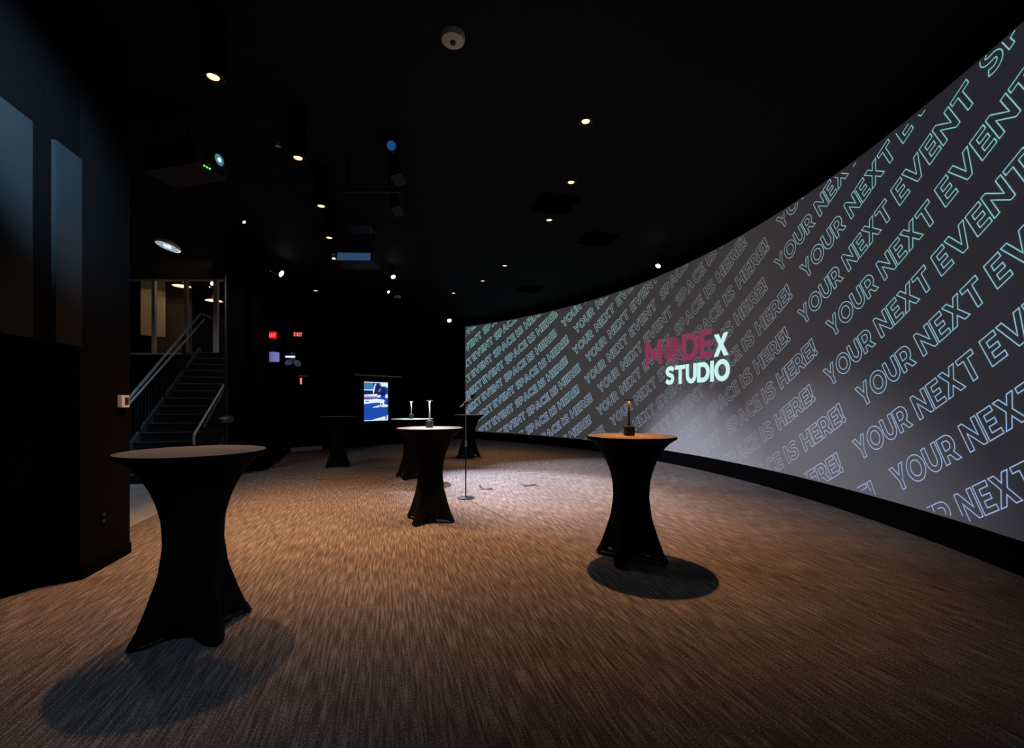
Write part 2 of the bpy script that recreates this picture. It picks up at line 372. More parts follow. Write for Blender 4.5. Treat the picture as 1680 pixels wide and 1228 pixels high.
def fill_text(mb, text, s0, s1, z0, z1, off, weight=.016):
    luv = mb.b.loops.layers.uv.verify()
    sx = (s1 - s0) / width(text); x = s0
    for c in text:
        gw, cons = G[c]
        loops = [[Vector((x + a * sx, z0 + b * (z1 - z0), 0)) for a, b in cn] for cn in cons]
        groups = [loops] if c != '!' else [[l] for l in loops]
        for g in groups:
            flat = [v for l in g for v in l]
            vs = [mb.b.verts.new(scr(v.x, v.y, off)) for v in flat]
            for tri in tessellate_polygon(g):
                try: mb.b.faces.new([vs[i] for i in tri])
                except ValueError: pass
        for l in loops:
            if weight: ribbon(mb.b, [(v.x, v.y) for v in l], weight, lambda p: scr(p.x, p.y, off + .001), lambda p: True, luv)
        x += (gw + GAP) * sx
    return mb
M['logo_red'] = mat('projected_logo_red', (.2, .03, .07), .9, emit=(.25, .038, .092), es=.9)
M['logo_white'] = mat('projected_logo_white', (.3, .3, .3), .9, emit=(.62, .95, .90), es=.92)
logo = MB(); lw = (11.19 - 8.77); GAP_SAVE = GAP
GAP = .07
tot = width('MODE'); sx = lw / tot
xm = 8.77; fill_text(logo, 'M', xm, xm + G['M'][0] * sx, 2.38, 2.96, .007)
xo = xm + (G['M'][0] + GAP) * sx
# the striped O: a filled round letter cut by slanting slits
ow = G['O'][0] * sx
for k in range(-4, 5):
    c0 = k * .118
    pts = []
    for i in range(49):
        a = i / 48 * 2 - 1
        pts.append(a)
    def strip(c, hw=.078):
        ux, uy = .5, .866; nx, ny = uy, -ux; res = []
        for sgn in (-1, 1):
            o = c + sgn * hw / 2
            if abs(o) >= .5: return None
            h = math.sqrt(.25 - o * o); res.append(((o * nx - h * ux, o * ny - h * uy), (o * nx + h * ux, o * ny + h * uy)))
        return res
    st = strip(c0)
    if st:
        (a0, a1), (b0, b1) = st
        N = 6
        for i in range(N):
            f0, f1 = i / N, (i + 1) / N
            def L2(a, b, f): return (a[0] + (b[0] - a[0]) * f, a[1] + (b[1] - a[1]) * f)
            quad = [L2(a0, a1, f0), L2(b0, b1, f0), L2(b0, b1, f1), L2(a0, a1, f1)]
            logo.b.faces.new([logo.b.verts.new(scr(xo + ow / 2 + p[0] * ow, 2.67 + p[1] * .60, .007)) for p in quad])
xd = xo + ow + GAP * sx
fill_text(logo, 'DE', xd, 11.19, 2.37, 2.95, .007)
tag(logo.build('logo_red_lettering', M['logo_red'], screen, recalc=False), 'dark red logo word with a striped letter O')
l2 = MB(); fill_text(l2, 'X', 11.26, 11.69, 2.357, 2.787, .008); fill_text(l2, 'STUDIO', 9.56, 11.74, 1.868, 2.272, .008)
tag(l2.build('logo_white_lettering', M['logo_white'], screen, recalc=False), 'white logo letters')
GAP = GAP_SAVE

# ------------------------------------------------------------------ cocktail tables with stretch covers
FEET = [(0, .345), (.03, .335), (.08, .30), (.2, .252), (.38, .19), (.55, .166), (.69, .172), (.8, .198), (.88, .228), (.95, .265), (1.0, .30), (1.045, .345), (1.075, .39)]
MIDS = [(0, .215), (.03, .205), (.08, .19), (.2, .165), (.38, .150), (.55, .148), (.69, .162), (.8, .192), (.88, .226), (.95, .265), (1.0, .30), (1.045, .345), (1.075, .39)]
def lerp(tb, z):
    for (a, ra), (b, rb) in zip(tb, tb[1:]):
        if z <= b: return ra + (rb - ra) * (z - a) / (b - a)
    return tb[-1][1]
def make_table():
    t = thing('cocktail_table', '', 'table')
    # cover: 96 round by 26 high, pulled out to four feet at the hem
    m = MB(); NA, NZ = 96, 28; rows = []
    for k in range(NZ + 1):
        u = k / NZ; row = []
        for i in range(NA):
            ph = 2 * pi * i / NA
            wt = max(0, cos(2 * ph) ** 2) ** 2.2; wt = wt if abs(cos(4 * ph) + 1) > 1e-9 else 0
            hem = .012 + .085 * (1 - wt) ** 1.2
            z = hem + (1.075 - hem) * u
            rr = lerp(MIDS, z) + (lerp(FEET, z) - lerp(MIDS, z)) * wt
            row.append(m.b.verts.new((rr * cos(ph), rr * sin(ph), z)))
        rows.append(row)
    for A, B in zip(rows, rows[1:]):
        for i in range(NA): m.b.faces.new((A[i], A[(i + 1) % NA], B[(i + 1) % NA], B[i]))
    c = m.build('stretch_cover', M['cover'], t, smooth=True)
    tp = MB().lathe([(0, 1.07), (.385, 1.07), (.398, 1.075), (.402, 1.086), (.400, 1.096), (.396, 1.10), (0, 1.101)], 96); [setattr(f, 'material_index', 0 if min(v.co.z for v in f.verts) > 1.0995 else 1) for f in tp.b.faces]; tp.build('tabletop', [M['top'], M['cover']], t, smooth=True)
    MB().tube((0, 0, .03), (0, 0, 1.07), .038).build('pole', M['black_metal'], t, smooth=True)
    for k in range(4):
        a = k * pi / 2
        mm = MB(); mm.box((.16 * cos(a), .16 * sin(a), .035), (.28, .04, .022), rz=a); mm.tube((.306 * cos(a), .306 * sin(a), 0), (.306 * cos(a), .306 * sin(a), .045), .018, .016)
        mm.build('foot', M['black_metal'], t)
    return t
TB = [((-1.99, 2.865), -126, 'black stretch-covered cocktail table nearest the left wall, nothing on it'),
      ((1.09, 4.19), -123, 'black stretch-covered cocktail table with orange-lit top in front of the screen logo'),
      ((-.995, 5.56), -113, 'black stretch-covered cocktail table left of the microphone stand, holding a pale-lit lamp'),
      ((-1.91, 8.72), -104, 'black stretch-covered cocktail table half hidden behind the one beside the microphone stand'),
      ((-1.13, 11.9), -68, 'black stretch-covered cocktail table behind the microphone stand at the far end of the screen'),
      ((-3.92, 10.3), -118, 'unlit black stretch-covered cocktail table far back, in front of the blue portrait display')]
t0 = make_table()
for i, (xy, yaw, lab) in enumerate(TB):
    o = t0 if i == 0 else copy_tree(t0)
    o.location = (*xy, 0); o.rotation_euler = (0, 0, R(yaw)); o.scale = (1, 1, 1.02); tag(o, lab, 'table', 'cocktail tables in black stretch covers')

# ------------------------------------------------------------------ table lamps
def make_lamp(metal, base_m):
    t = thing('table_lamp', '', 'lamp')
    MB().box((0, 0, .0425), (.08, .08, .085), bevel=.006).build('base', base_m, t)
    MB().lathe([(0, .085), (.012, .085), (.009, .12), (.0075, .30), (.012, .325), (0, .325)], 20).build('stem', metal, t, smooth=True)
    MB().lathe([(0, .322), (.030, .320), (.040, .322), (.042, .326), (.039, .331), (.02, .334), (0, .335)], 32).build('lamp_head', metal, t, smooth=True)
    return t
M['lamp_black'] = mat('black_lamp_metal', (.012, .012, .012), .45, .3)
M['lamp_silver'] = mat('pale_lamp_metal', (.30, .32, .32), .35, .5)
M['lamp_glassy'] = mat('dark_mirror_cube', (.06, .075, .075), .25, .4)
l = make_lamp(M['lamp_black'], M['lamp_black']); l.location = (1.075, 4.20, 1.123); l.rotation_euler = (0, 0, R(8))
tag(l, 'black T-shaped lamp on a cube base on the orange-lit table', 'lamp', 'cordless lamps on the cocktail tables')
l = make_lamp(M['lamp_silver'], M['lamp_glassy']); l.location = (-1.0, 5.55, 1.123); l.rotation_euler = (0, 0, R(3))
tag(l, 'pale metal T-shaped lamp on the table left of the microphone stand', 'lamp', 'cordless lamps on the cocktail tables')
l2_ = copy_tree(l); l2_.location = (-1.92, 8.72, 1.123)
tag(l2_, 'pale metal T-shaped lamp on the half hidden table behind the nearer lamp', 'lamp', 'cordless lamps on the cocktail tables')
for lx_, ly_, pw_, c_ in ((-1.0, 5.55, 11, (.85, .93, 1)), (-1.92, 8.72, 11, (.85, .93, 1)), (1.075, 4.20, 3.2, (1, .32, .03))):
    al = bpy.data.lights.new('table_lamp_light', 'AREA'); al.shape = 'DISK'; al.size = .085; al.energy = pw_; al.color = c_
    ao = bpy.data.objects.new('table_lamp_light', al); col.objects.link(ao); ao.location = (lx_, ly_, 1.438)

# ------------------------------------------------------------------ microphone on its stand
ms = thing('microphone_stand', 'thin black microphone stand with a round base on the lit carpet', 'stand', (-.69, 6.83, 0))
MB().lathe([(0, 0), (.128, 0), (.130, .006), (.124, .014), (.03, .024), (0, .026)], 40).build('base', M['black_metal'], ms, smooth=True)
MB().tube((0, 0, .02), (0, 0, .80), .0105).build('lower_tube', M['black_metal'], ms, smooth=True)
MB().tube((0, 0, .77), (0, 0, .86), .017).build('clutch', M['grey_metal'], ms, smooth=True)
MB().tube((0, 0, .8), (0, 0, 1.38), .0075).build('upper_tube', M['grey_metal'], ms, smooth=True)
mc = MB(); mc.tube((0, 0, 1.37), (0, 0, 1.42), .012); mc.tube((-.03, 0, 1.405), (.035, 0, 1.437), .02); mc.build('clip', M['black_plastic'], ms, smooth=True)
mic = thing('microphone', 'handheld microphone with black head tilted in the stand clip', 'microphone', (-.69, 6.83, 1.435))
ax = Vector((.76, .0, .65)).normalized()
mq = ax.to_track_quat('Z', 'Y').to_matrix().to_4x4()
MB().lathe([(0, -.11), (.011, -.11), (.012, -.08), (.017, .08), (.0185, .10), (0, .10)], 20, mq)  .build('handle', mat('pale_microphone_metal', (.75, .75, .76), .4), mic, smooth=True)
MB().lathe([(0, .10), (.02, .10), (.027, .125), (.0275, .15), (.022, .172), (.010, .184), (0, .186)], 20, mq).build('head', M['rubber'], mic, smooth=True)

# ------------------------------------------------------------------ tape marks
p = flo(869, 797); x = MB(); x.box((p.x, p.y, .003), (.34, .055, .004), rz=R(-22)); x.box((p.x, p.y, .005), (.30, .055, .004), rz=R(48))
tag(x.build('tape_mark', M['tape']), 'black tape cross stuck flat on the white-lit carpet', 'tape', 'tape marks on the carpet')
p = flo(798, 803); x = MB()
def strip_tape(pts, wd, rz):
    d = Vector((cos(rz), sin(rz), 0)); n = Vector((-d.y, d.x, 0)) * wd / 2; vs = []
    for s, z in pts:
        c = Vector((p.x, p.y, z)) + d * s; vs.append((x.b.verts.new(c + n), x.b.verts.new(c - n), x.b.verts.new(c - n + Vector((0, 0, .003))), x.b.verts.new(c + n + Vector((0, 0, .003)))))
    for A, B in zip(vs, vs[1:]):
        for k in range(4): x.b.faces.new((A[k], A[(k + 1) % 4], B[(k + 1) % 4], B[k]))
    x.b.faces.new(vs[0]); x.b.faces.new(vs[-1][::-1])
strip_tape([(-.12, .055), (-.09, .02), (-.04, .002), (.03, .002), (.07, .012), (.10, .045)], .055, R(-12))
strip_tape([(-.11, .004), (-.05, .006), (0, .006), (.06, .02), (.11, .004)], .055, R(35))
tag(x.build('tape_mark', M['tape']), 'crumpled black tape cross with curling ends nearer the microphone stand', 'tape', 'tape marks on the carpet')

# ------------------------------------------------------------------ wall fittings on the pier
def on_pier(xp, z):
    return PA + PD * along(xp) + Vector((0, 0, z))
PRZ = atan2(PD.y, PD.x)
def pz(xp, y):
    q = PA + PD * along(xp); return CAMZ + (HY - y) * q.y / F
th_ = thing('thermostat', 'small white thermostat with a dark display on the charcoal pier', 'thermostat', on_pier(199, pz(199, 659)), PRZ)
MB().box((0, -.018, 0), (.125, .036, .115), bevel=.008).build('case', M['white_plastic'], th_)
MB().box((.012, -.038, .004), (.055, .004, .066)).build('display', M['black_plastic'], th_)
ol = thing('wall_outlet', 'black outlet plate low on the charcoal pier', 'outlet', on_pier(168, pz(168, 850)), PRZ)
MB().box((0, -.004, 0), (.075, .008, .12), bevel=.002).build('plate', M['black_paint'], ol)
for dz in (-.028, .028): MB().box((0, -.010, dz), (.035, .005, .03), bevel=.001).build('socket', M['rubber'], ol)

# ------------------------------------------------------------------ downlights
def make_downlight():
    t = thing('downlight', '', 'ceiling light')
    MB().lathe([(.050, 0), (.085, 0), (.088, -.006), (.080, -.012), (.056, -.010), (.046, .0)], 32).build('trim_ring', M['black_metal'], t, smooth=True)
    MB().lathe([(0, -.004), (.045, -.004), (.045, 0), (0, 0)], 24).build('lens', M['warm_lens'], t, smooth=True)
    return t
DL = [((350, 126), 'left', 'nearest the camera', 235, 78), ((489, 259), 'left', 'second from the camera', 760, 76), ((527, 338), 'left', 'third from the camera', 400, 74), ((540, 390), 'left', 'fourth from the camera, beside the projector', 220, 74),
      ((518, 477), 'left', 'farthest back', 40, 70),
      ((961, 199), 'right', 'nearest the camera', 860, 82), ((937, 299), 'right', 'second from the camera', 440, 70), ((901, 361), 'right', 'third from the camera', 200, 70), ((828, 436), 'right', 'fourth from the camera', 220, 70), ((792, 461), 'right', 'fifth from the camera', 200, 70), ((744, 481), 'right', 'farthest back', 70, 70)]
d0_ = make_downlight()
d1_ = copy_tree(d0_)
for i, ((x_, y_), side, which, pw, cone) in enumerate(DL):
    o = d0_ if i == 0 else d1_ if i == len(DL) - 1 else copy_tree(d1_)
    q = ceil_at(x_, y_, 4.2 if side == 'left' else CEIL); o.location = q
    if side == 'left': MB().lathe([(.075, -.002), (.09, -.002), (.092, 0), (.092, CEIL - 4.2), (.075, CEIL - 4.2)], 28).build('hanging_can', M['black_paint'], o, smooth=True)
    tag(o, f'warm round downlight, {which} in the {side} ceiling row', 'ceiling light', 'warm round ceiling downlights')
    lamp('downlight_beam', q + Vector((0, 0, -.03)), q + Vector((0, 0, -4)), pw, WARM, cone, 1.0, .045)

# ------------------------------------------------------------------ stage spotlights
def make_spot(loc, target, lens_m, label, r=.06, drop=.45, power=0, size=30, blend=.6, color=COOL, group='bluish white stage spotlights on the ceiling'):
    loc = Vector(loc); t = thing('stage_spotlight', label, 'spotlight', loc, 0, group)
    d = (Vector(target) - loc).normalized(); q = d.to_track_quat('Z', 'Y').to_matrix().to_4x4()
    MB().lathe([(0, -.30), (r * .8, -.30), (r * 1.1, -.26), (r * 1.15, -.02), (r * 1.3, 0), (r * 1.3, .02), (r * 1.02, .02), (r, .0), (0, .0)], 28, q).build('can', M['black_metal'], t, smooth=True)
    MB().lathe([(0, .012), (r * .98, .006), (r * .98, .002), (0, .002)], 24, q).build('lens', lens_m, t, smooth=True)
    side = Vector((-d.y, d.x, 0)).normalized() * (r * 1.35); bk = -d * .14; up = CEIL - loc.z
    y = MB()
    for s in (-1, 1): y.tube(bk + side * s, bk + side * s + Vector((0, 0, .16)), .008, n=8)
    y.tube(bk + side + Vector((0, 0, .16)), bk - side + Vector((0, 0, .16)), .008, n=8); y.tube(bk + Vector((0, 0, .16)), Vector((bk.x, bk.y, up)), .012, n=10)
    y.build('yoke', M['black_metal'], t)
    if power: lamp('spotlight_beam', loc + d * .03, target, power, color, size, blend, .04)
    return t
pool = Vector((-.1, 7.9, 0))
make_spot(at(645, 454, 11.3), pool, M['cool_lens'], 'bluish white spotlight right of the hanging projector, shining toward the tape cross', .055, power=6400, size=39, blend=1, color=(.72, .77, 1))
make_spot(at(461, 449, 10.8), (3.0, 9.8, -.3), M['cool_lens'], 'brightest bluish white spotlight above the dark partition', .075, power=5000, size=29, blend=1, color=(.80, .82, 1))
make_spot(at(637, 479, 12.4), (4.1, 6.4, -.2), M['cool_lens'], 'small bluish white spotlight just below the one by the projector', .035, power=2100, size=26, blend=1, color=(.85, .84, 1))
make_spot(at(737, 526, 14.5), (-1.13, 11.9, 1.1), M['cool_lens'], 'low bluish white spotlight hanging left of the far end of the screen', .065, power=260, size=13, blend=1)
make_spot(at(1080, 436, 10.2), (.2, 7.6, 0), M['cool_lens'], 'bluish white spotlight just above the top edge of the screen', .055, power=1100, size=40, blend=1)
make_spot(at(400, 364, 8.0), (-.5, 5.5, .5), M['cool_lens'], 'tiny bluish white spotlight over the stair hall edge', .024)
make_spot(at(642, 239, 5.6), (-.2, 1.0, 2.2), M['blue_lens'], 'dim deep blue spotlight above the black ceiling speakers', .055)

# ------------------------------------------------------------------ ceiling fittings
def detector(x_, y_, label, r):
    q = ceil_at(x_, y_); t = thing('smoke_detector', label, 'smoke detector', q, 0, 'round white smoke detectors')
    MB().lathe([(0, 0), (r, 0), (r, -.03), (r * .93, -.052), (r * .72, -.062), (0, -.062)], 40).build('housing', M['grey_plastic'], t, smooth=True)
    MB().lathe([(0, -.062), (r * .25, -.062), (r * .24, -.075), (r * .12, -.085), (0, -.085)], 24).build('sensor', M['black_plastic'], t, smooth=True)
detector(743, 58, 'round off-white smoke detector on the near ceiling', .108)
detector(652, 486, 'small pale smoke detector on the far ceiling near the display', .11)
def vent(x_, y_, w_, d_, rz, label):
    q = ceil_at(x_, y_); t = thing('ceiling_vent', label, 'vent', q, rz, 'black square ceiling vents')
    f = MB(); 
    for s in (-1, 1): f.box((s * w_ / 2, 0, -.015), (.04, d_, .03)); f.box((0, s * d_ / 2, -.015), (w_, .04, .03))
    f.build('frame', M['black_paint'], t)
    g = MB()
    for k in range(9): g.box((0, -d_ / 2 + d_ * (k + .5) / 9, -.012), (w_, d_ / 9 * .8, .006), rx=R(30))
    g.build('louvre', M['black_paint'], t)
vent(910, 334, .62, .62, AX, 'black square ceiling vent between the right row downlights')
vent(980, 392, .6, .6, AX, 'black square ceiling vent nearest the top of the screen')
vent(868, 474, .6, .6, AX, 'black square ceiling vent far back by the end of the screen')
def sprinkler(x_, y_, label):
    q = ceil_at(x_, y_); t = thing('sprinkler_head', label, 'sprinkler', q, 0, 'fire sprinkler heads')
    s = MB(); s.tube((0, 0, 0), (0, 0, -.06), .012, n=10); s.build('pipe', M['steel'], t)
    s = MB(); s.lathe([(0, -.06), (.03, -.06), (.034, -.064), (0, -.066)], 16); s.build('deflector', M['steel'], t)
    s = MB(); s.lathe([(.0, 0), (.04, 0), (.036, -.008), (0, -.008)], 16); s.build('escutcheon', M['black_metal'], t)
sprinkler(456, 232, 'tiny fire sprinkler head left of the second left row downlight')
sprinkler(212, 341, 'tiny fire sprinkler head above the charcoal pier')

# ------------------------------------------------------------------ projectors
M['lens_glass'] = mat('projector_lens_glass', (.02, .05, .06), .06, emit=(.10, .42, .55), es=.5)
M['lens_spot'] = glow('projector_beam', (.55, .9, 1), 2.5)
M['green_led'] = glow('green_led', (.2, 1, .1), 2.2)
M['front_reflection'] = mat('emissive_blue_reflection', (.05, .10, .16), .3, .3, emit=(.03, .085, .19), es=.7)  # faint emission stands in for bluish light reflected in the front panel
def rod(m, a, b, r=.012): return m.tube(a, b, r, n=8)
pc = at(352, 268, 5.3)
pj = thing('projector', 'large black projector hanging at left with a glowing lens and green lights', 'projector', pc, R(-14))
MB().box((-.43, .0, .02), (.78, .42, .24), bevel=.02).build('body', M['black_plastic'], pj)
lx = Matrix.Translation((-.06, 0, .03)) @ Matrix.Rotation(R(90), 4, 'Y')
MB().lathe([(0, 0), (.10, 0), (.10, .10), (.085, .14), (.07, .14), (.066, .12), (0, .12)], 32, lx).build('lens_barrel', M['black_metal'], pj, smooth=True)
gl = MB().lathe([(0, .132), (.03, .130), (.064, .122), (.064, .118), (0, .118)], 28, lx).build('lens', M['lens_glass'], pj, smooth=True)
MB().lathe([(0, .140), (.016, .138), (.024, .131), (0, .131)], 16, lx).build('lens_core', M['lens_spot'], gl, smooth=True)
for k in range(3): MB().box((-.036, -.10 + .035 * k, -.075), (.012, .014, .012)).build('status_light', M['green_led'], pj)
mt_ = MB(); top = CEIL - pc.z
for dx in (-.7, -.2):
    for dy in (-.15, .15): rod(mt_, (dx, dy, .12), (dx, dy, top - .02))
mt_.box((-.45, 0, top - .015), (.6, .36, .03)); mt_.box((-.45, 0, .155), (.7, .4, .02)); mt_.build('mount', M['black_metal'], pj)
pc = at(579, 421, 8.4)
pj2 = thing('projector', 'black hanging projector with a bluish glossy face, centre of the ceiling', 'projector', pc, R(2))
MB().box((0, .28, .10), (.74, .55, .36), bevel=.02).build('body', M['black_plastic'], pj2)
MB().box((.02, -.006, .0), (.60, .012, .15), rx=R(-14)).build('front_panel', M['front_reflection'], pj2)
lx = Matrix.Translation((.16, .0, .19)) @ Matrix.Rotation(R(90), 4, 'X')
MB().lathe([(0, 0), (.07, 0), (.07, .06), (.055, .06), (.05, .03), (0, .03)], 28, lx).build('lens_barrel', M['black_metal'], pj2, smooth=True)
for dz in (-.045, .03): MB().box((-.345, -.012, dz), (.05, .03, .022)).build('status_light', M['warm_lens'] if dz < 0 else M['steel'], pj2)
mt_ = MB(); top = CEIL - pc.z
for dx in (-.25, .25):
    for dy in (.1, .42): rod(mt_, (dx, dy, .2), (dx, dy, top - .02))
mt_.box((0, .26, top - .015), (.62, .44, .03)); mt_.box((0, .26, .295), (.6, .44, .02)); mt_.build('mount', M['black_metal'], pj2)
# speakers and the rail they hang from
rail = MB(); a, b = at(560, 320, 6.2), at(640, 320, 6.2); a.z = b.z = 4.25
rail.tube((a.x, a.y, 4.3), (b.x + .15, b.y, 4.3), .03); rail.tube((a.x + .1, a.y, 4.3), (a.x + .1, a.y, CEIL), .015); rail.tube((b.x, b.y, 4.3), (b.x, b.y, CEIL), .015)
tag(rail.build('lighting_rail', M['black_metal']), 'black rail hung under the ceiling beside the black speakers', 'rail')
for (x_, y_, Yd, lab) in ((652, 278, 5.9, 'nearer black box speaker hanging under the ceiling'), (651, 332, 6.9, 'farther black box speaker hanging behind the nearer one')):
    q = at(x_, y_, Yd); t = thing('ceiling_speaker', lab, 'speaker', q, R(-6), 'black hanging box speakers')
    MB().box((0, 0, 0), (.15, .20, .36), rx=R(-18), ry=R(-12), bevel=.01).build('cabinet', M['rubber'], t)
    MB().box((-.01, -.105, .03), (.12, .01, .30), rx=R(-18), ry=R(-12)).build('grille', M['rubber'], t)
    MB().tube((0, .05, .1), (0, .05, CEIL - q.z), .012, n=8).build('bracket', M['black_metal'], t)
    MB().box((-.035, -.06, .185), (.03, .03, .015)).build('bolt', M['steel'], t)

# ------------------------------------------------------------------ portrait display on the far wall
def on_far(xp, off=0):
    k = (xp - CX) / F; tt = (k * FA.y - FA.x) / (FD.x - k * FD.y); return FA + FD * tt + FN * off
c0 = on_far(614.5); Yd = c0.y
TZ0, TZ1 = CAMZ + (HY - 690.5) * Yd / F, CAMZ + (HY - 627.5) * Yd / F
wl, wr = on_far(594.5), on_far(633.5); TW = (wr - wl).length
tvc = (wl + wr) / 2
tv = thing('display', 'bright blue portrait display on the far wall', 'display', (tvc.x, tvc.y, (TZ0 + TZ1) / 2), atan2(FD.y, FD.x))
HH = TZ1 - TZ0
MB().box((0, -.05, 0), (TW + .14, .10, HH + .16), bevel=.008).build('frame', M['black_plastic'], tv)
P_ = [glow('display_' + n, c, 1.0) for n, c in (('blue', (.012, .07, .42)), ('navy', (.008, .016, .09)), ('white', (.75, .9, 1)), ('pink', (.45, .16, .25)), ('sky', (.05, .22, .45)), ('violet', (.16, .18, .5)))]
pic = MB(); Lr = [0]
def poly(mi, pts):
    pic.mi = mi; Lr[0] += .0004
    pic.quad([(TW * (a - .5), -.102 - Lr[0], HH * (.5 - b)) for a, b in pts])
poly(0, [(0, 0), (0, 1), (1, 1), (1, 0)])
poly(4, [(.0, .02), (0, .17), (.36, .17), (.36, .02)]); poly(2, [(0, 0), (0, .02), (1, .02), (1, 0)])
poly(2, [(.0, .19), (0, .22), (.4, .22), (.4, .19)]); poly(1, [(0, .22), (0, .32), (.36, .32), (.36, .22)])
poly(2, [(.66, .02), (.72, .12), (.85, .10), (1, .14), (1, .02)])
poly(2, [(.38, .16), (.36, .26), (.40, .30), (.46, .12), (.52, .04), (.46, .04)])
poly(1, [(.46, .10), (.42, .28), (.50, .36), (.72, .38), (.9, .34), (.94, .2), (.8, .12), (.66, .1), (.56, .03)])
poly(5, [(.6, .2), (.58, .26), (.66, .25), (.73, .14)]); poly(2, [(0, .33), (0, .35), (.52, .35), (.56, .31), (.46, .31)])
poly(3, [(0, .38), (0, .42), (.42, .42), (.5, .38)]); poly(2, [(0, .36), (0, .375), (.54, .37), (.54, .35)])
poly(2, [(.55, .35), (.52, .4), (.66, .4), (.70, .34), (.62, .33)]); poly(2, [(.9, .32), (.89, .41), (.99, .41), (.99, .31)])
poly(2, [(0, .45), (0, .57), (.2, .555), (.5, .53), (.8, .54), (.88, .49), (.8, .45), (.5, .43), (.2, .45)])
poly(1, [(.05, .49), (.06, .52), (.2, .50), (.2, .48)]); poly(2, [(.35, .65), (.36, .665), (.62, .65), (.66, .6), (.62, .6)])
poly(2, [(.68, .52), (.66, .63), (.78, .65), (1, .64), (1, .59), (.84, .57), (.82, .5)]); poly(1, [(.72, .55), (.71, .61), (.76, .6), (.77, .54)])
poly(2, [(0, .985), (0, 1), (1, 1), (1, .98)]); poly(2, [(.3, .98), (.55, .94), (.88, .89), (.9, .98)]); poly(2, [(.95, .86), (.93, .98), (1, .98), (1, .86)])
pic.build('screen', P_, tv, recalc=False)
lamp('display_glow', (tvc + FN * .14 + Vector((0, 0, (TZ0 + TZ1) / 2))), tvc + FN * 3 + Vector((0, 0, 1)), 1.2, (.2, .4, 1), 150, 1, .3)
sh = on_far(615); shz = CAMZ + (HY - 617.5) * Yd / F
s_ = MB(); s_.box((sh.x + FN.x * .13, sh.y + FN.y * .13, shz), (1.75, .26, .035), rz=atan2(FD.y, FD.x), bevel=.006)
tag(s_.build('wall_ledge', M['grey_metal']), 'thin ledge with a bluish edge above the portrait display', 'ledge')

# ------------------------------------------------------------------ signs and lit objects in the hall behind the partition
M['red_sign'] = glow('red_sign_face', (.75, .004, .012), .8); M['red_letters'] = glow('red_sign_letters', (1, .16, .10), 1.6)
M['sign_box'] = mat('dark_sign_box', (.015, .006, .006), .5)
def letters_flat(mb, text, x0, x1, z0, z1, y):
    sx = (x1 - x0) / width(text); x = x0
    for c in text:
        gw, cons = G[c]; loops = [[Vector((x + a * sx, z0 + b_ * (z1 - z0), 0)) for a, b_ in cn] for cn in cons]
        vs = [mb.b.verts.new((v.x, y, v.y)) for l_ in loops for v in l_]
        for tri in tessellate_polygon(loops):
            try: mb.b.faces.new([vs[i] for i in tri])
            except ValueError: pass
        x += (gw + GAP) * sx
q = at(448, 550.5, 12.7)
t = thing('exit_sign', 'glowing red exit sign at the edge of the dark partition', 'sign', q, 0, 'red exit signs')
MB().box((0, 0, 0), (.26, .05, .22), bevel=.006).build('box', M['sign_box'], t); MB().box((0, -.028, 0), (.24, .006, .20)).build('face', M['red_sign'], t)
x = MB(); letters_flat(x, 'EXIT', -.09, .09, -.05, .05, -.033); x.build('lettering', M['red_letters'], t, recalc=False)
MB().tube((0, 0, .1), (0, 0, CEIL - q.z), .008, n=8).build('hanger', M['black_metal'], t)
q = at(489, 549.5, 13.4)
t = thing('exit_sign', 'smaller red-lettered exit sign right of the glowing red one', 'sign', q, R(18), 'red exit signs')
MB().box((0, 0, 0), (.34, .05, .2), bevel=.006).build('box', M['sign_box'], t)
x = MB(); letters_flat(x, 'EXIT', -.115, .115, -.05, .06, -.027); x.build('lettering', M['red_letters'], t, recalc=False)
MB().tube((0, 0, .1), (0, 0, CEIL - q.z), .008, n=8).build('hanger', M['black_metal'], t)
q = at(493, 625, 13.5)
t = thing('vertical_sign', 'small red upright sign below the fan-shaped object', 'sign', q, R(50))
MB().box((0, 0, 0), (.14, .05, .26), bevel=.006).build('box', M['sign_box'], t); MB().box((0, -.028, -.01), (.05, .006, .18)).build('light_strip', M['red_letters'], t)
MB().box((.05, -.02, .14), (.24, .04, .025)).build('top_bar', mat('red_bar', (.2, .01, .02), .4, emit=(.3, .01, .02), es=.3), t)
MB().tube((0, .03, .13), (0, .03, CEIL - q.z), .008, n=8).build('hanger', M['black_metal'], t)
M['drum'] = mat('violet_lit_drum', (.2, .2, .4), .5, emit=(.16, .17, .42), es=.75)
q = at(449, 586, 12.8)
t = thing('drum_lamp', 'violet-blue glowing drum at the edge of the dark partition', 'lamp', q)
MB().lathe([(0, -.13), (.14, -.13), (.145, -.12), (.145, .12), (.14, .13), (0, .13)], 32).build('shade', M['drum'], t, smooth=True)
MB().tube((0, 0, .12), (0, 0, CEIL - q.z), .008, n=8).build('hanger', M['black_metal'], t)
q = at(481, 592, 13.3)
t = thing('hanging_fan', 'dim blue-lit fan with rounded blades hanging under a bright white tube', 'fan', q, R(15))
M['blade'] = mat('blue_grey_blade', (.35, .37, .5), .4)
for a in (95, 205, 325):
    x = MB(); n = []
    for i in range(20):
        b_ = i / 20 * 2 * pi; n.append((.13 + .11 * cos(b_), .085 * sin(b_)))
    f0 = [x.b.verts.new((u * cos(R(a)) - v * sin(R(a)), -.01 - v * .25, u * sin(R(a)) + v * cos(R(a)))) for u, v in n]
    f1 = [x.b.verts.new(v_.co + Vector((0, .012, 0))) for v_ in f0]
    x.b.faces.new(f0); x.b.faces.new(f1[::-1])
    for i in range(20): x.b.faces.new((f0[i], f0[(i + 1) % 20], f1[(i + 1) % 20], f1[i]))
    x.build('blade', M['blade'], t)
